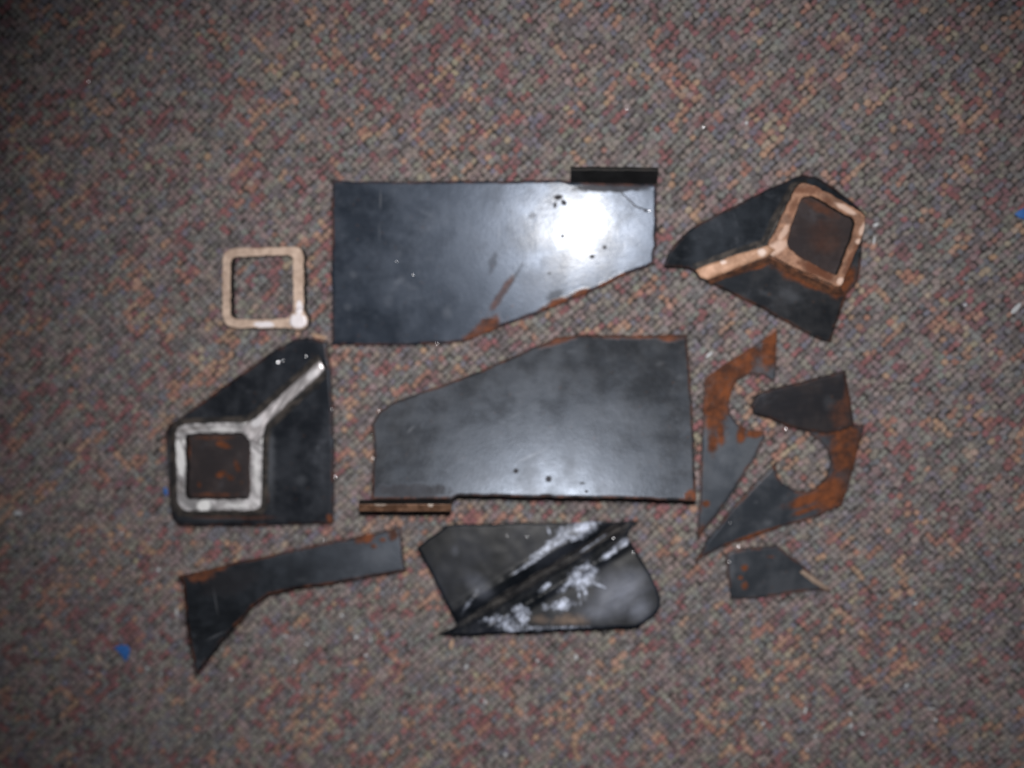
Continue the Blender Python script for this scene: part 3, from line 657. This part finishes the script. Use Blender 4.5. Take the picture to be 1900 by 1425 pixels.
# ------------------------------------------------------------------ blue tape scraps
BLUE = plain('blue_tape', (0.035, 0.16, 0.50), 0.55, 0, 0.25, 400)
for px, lab, z in (([(210, 1202), (222, 1197), (234, 1197), (241, 1203), (240, 1216), (235, 1228), (231, 1226), (226, 1216), (219, 1209)], 'scrap of blue tape on the carpet left of the bent black strip', 0.0012),
                   ([(1882, 397), (1890, 390), (1902, 384), (1914, 386), (1916, 402), (1904, 408), (1892, 404)], 'scrap of blue tape at the right edge of the picture', 0.0012),
                   ([(303, 905), (308, 903), (311, 912), (309, 921), (304, 916)], 'tiny blue scrap at the left edge of the silver-ended bracket', 0.0008)):
    og = base_of(px)
    b_ = plate('tape_scrap', px, flat(z), 0.0006, BLUE, BLUE, og, grid=0.002, bevel=0.00015, rough=0.0003, warp=lambda q: 0.0005 * mnoise.noise(Vector((q.x * 200, q.y * 200, 1))))
    tag(b_, lab, 'tape scrap')

# ------------------------------------------------------------------ pale metal chips and slivers
CHIP = plain('pale_chip', (0.62, 0.64, 0.67), 0.6, 0.0, 0.15, 800)
TAN = plain('tan_chip', (0.55, 0.36, 0.24), 0.6, 0, 0.2, 800)
GLINT = plain('bright_filing', (0.95, 0.96, 1.0), 0.42, 1.0, 0.05, 800)
def chip(name, px, py, z, rx, ry, ang, mat, toward=False, rz=None):
    c = at(px, py, PILE + z); n = Vector((random.uniform(-.15, .15), random.uniform(-.15, .15), 1)).normalized()
    if toward: n = ((CAM - c).normalized() + (FLASH - c).normalized()).normalized()
    e1, e2 = basis(n); a = math.radians(ang)
    f1 = e1 * math.cos(a) + e2 * math.sin(a); f2 = -e1 * math.sin(a) + e2 * math.cos(a)
    h = rz or min(rx, ry) * 0.7; K = 9; V = []; F = []
    for w, s in ((-h * .5, .8), (0, 1.0), (h * .5, .72)):
        for i in range(K):
            t = 2 * math.pi * i / K; k = s * random.uniform(.86, 1.12)
            V.append(c + f1 * (rx * k * math.cos(t)) + f2 * (ry * k * math.sin(t)) + n * w)
    for r in range(2):
        for i in range(K): F.append([r * K + i, r * K + (i + 1) % K, (r + 1) * K + (i + 1) % K, (r + 1) * K + i])
    F += [[2 * K + i for i in range(K)], [i for i in reversed(range(K))]]
    return link(name, V, F, [mat], c)
mm = 0.001
for (x, y, rx, ry, a, lab) in ((33, 952, 3.4, 1.6, -5, 'pale metal chip alone on the carpet at the far left edge'), (1886, 572, 4.6, 1.5, 48, 'long pale flake on the carpet at the right edge below the blue scrap'),
                               (1316, 658, 3.0, 0.9, 38, 'thin pale sliver between the dull middle plate and the rusty hook'), (328, 1136, 0.7, 3.0, 0, 'upright pale sliver just left of the bent black strip')):
    tag(chip('metal_sliver', x, y, 0.0006, rx * mm, ry * mm, a, CHIP), lab, 'sliver')
tag(chip('rust_sliver', 838, 1195, 0.0006, 1.3 * mm, 3.3 * mm, -12, TAN), 'small tan sliver on the carpet under the torn plate tip', 'sliver')
tag(chip('rust_sliver', 805, 1377, 0.0006, 1.6 * mm, 2.0 * mm, 20, TAN), 'small tan chip on the carpet near the bottom edge', 'sliver')
tag(chip('rust_sliver', 592, 624, 0.0006, 5.4 * mm, 1.1 * mm, -12, TAN), 'tan sliver between the loose tube ring and the silver-ended bracket', 'sliver')
for (x, y, rx, ry, a) in ((1495, 1318, .7, 2.8, -15), (1578, 1324, 1.1, 1.5, 10), (1579, 1347, 1.6, 1.2, 30), (1601, 1362, 1.4, .9, 0), (1729, 1315, 3.0, .6, -3), (1736, 1336, 1.2, 1, 0), (1682, 1272, 1.2, 1.1, 0), (1699, 1120, 1.3, .9, 0),
    (1416, 1343, 1.4, .9, 30), (865, 1237, .9, 1.8, -20), (1069, 1219, 1.1, 2.0, 20), (997, 1226, 1.1, 1.1, 0), (1094, 1249, .8, 1.7, 5), (900, 1302, .8, 1.8, 0), (727, 1395, 1, 1, 0), (938, 1400, 1.2, 1.2, 0), (635, 1142, 1.4, .9, -20),
    (531, 1180, 1.6, .7, -40), (569, 1195, 1.6, .7, -35), (661, 1182, 1.7, 1.2, 30), (688, 1187, .6, 2.0, 0), (679, 1216, 1.4, 1.0, 10), (429, 1261, 1, 1, 0), (548, 1228, 1, 1, 0), (272, 1240, 1, 1, 0), (294, 1058, 1.3, 1.2, 0), (226, 990, 1.2, .8, 0),
    (1498, 1392, 1, .9, 0), (1513, 1366, 1.6, .7, 35), (1461, 1292, 1.2, .7, 60), (168, 1248, 1.3, .8, 0), (1625, 417, 2.0, 1.0, 30), (1592, 492, 1.3, 1.3, 0), (1622, 446, .7, 3.0, -8), (1385, 228, 1.2, 1.0, 40), (1791, 566, 1, .8, 0), (1240, 1300, 1, .8, 20)):
    where = ('towards the lower right corner' if x > 1380 and y > 1000 else 'around the copper-ended bracket at upper right' if x > 1380 else 'below the torn plate' if x > 715 else
             'below the bent black strip' if x > 350 else 'left of the bent black strip')
    tag(chip('metal_chip', x, y, 0.0004, rx * mm, ry * mm, a, CHIP), 'tiny pale metal chip on the carpet ' + where, 'metal chip', 'pale metal chips strewn on the carpet')
for (x, y, r, z) in ((164, 151, .34, 1), (1163, 203, .26, 1), (1305, 236, .34, 1), (1175, 1025, .26, 12.5), (516, 672, .62, 4.2), (525, 669, .3, 4.2), (568, 661, .32, 4.2), (1261, 737, .58, 8), (1271, 745, .3, 8), (1281, 744, .34, 8),
    (737, 485, .2, 8), (767, 510, .26, 8), (811, 638, .22, 10), (703, 763, .3, 9), (733, 747, .28, 9), (692, 808, .26, 10), (692, 850, .26, 11), (940, 994, .22, 7), (978, 996, .24, 7), (1138, 999, .34, 10), (1370, 1014, .34, 3.8),
    (1353, 1042, .26, 3), (1355, 970, .22, 3.6), (1458, 796, .4, 3), (602, 1003, .26, 1.0), (617, 760, .22, 4), (622, 885, .36, 2), (1205, 391, .3, 9)):
    where = ('on the carpet near the upper left corner' if x < 400 and y < 300 else 'on the carpet above the glare plate' if y < 330 else 'on or beside the silver-ended bracket' if x < 626 and 640 < y < 950 else
             'on the large glare plate' if y < 645 and x < 1240 else 'on or by the edge of the dull middle plate' if y < 935 and x < 1292 else 'on the crumpled torn plate' if 760 < x < 1240 else 'on the carpet above the bent black strip' if x < 760 else 'on the hooked offcuts or the small wedge')
    tag(chip('bright_filing', x, y, z * mm, r * mm, r * mm, random.uniform(0, 90), GLINT, True), 'glinting tiny steel filing ' + where, 'metal filing', 'glinting steel filings')
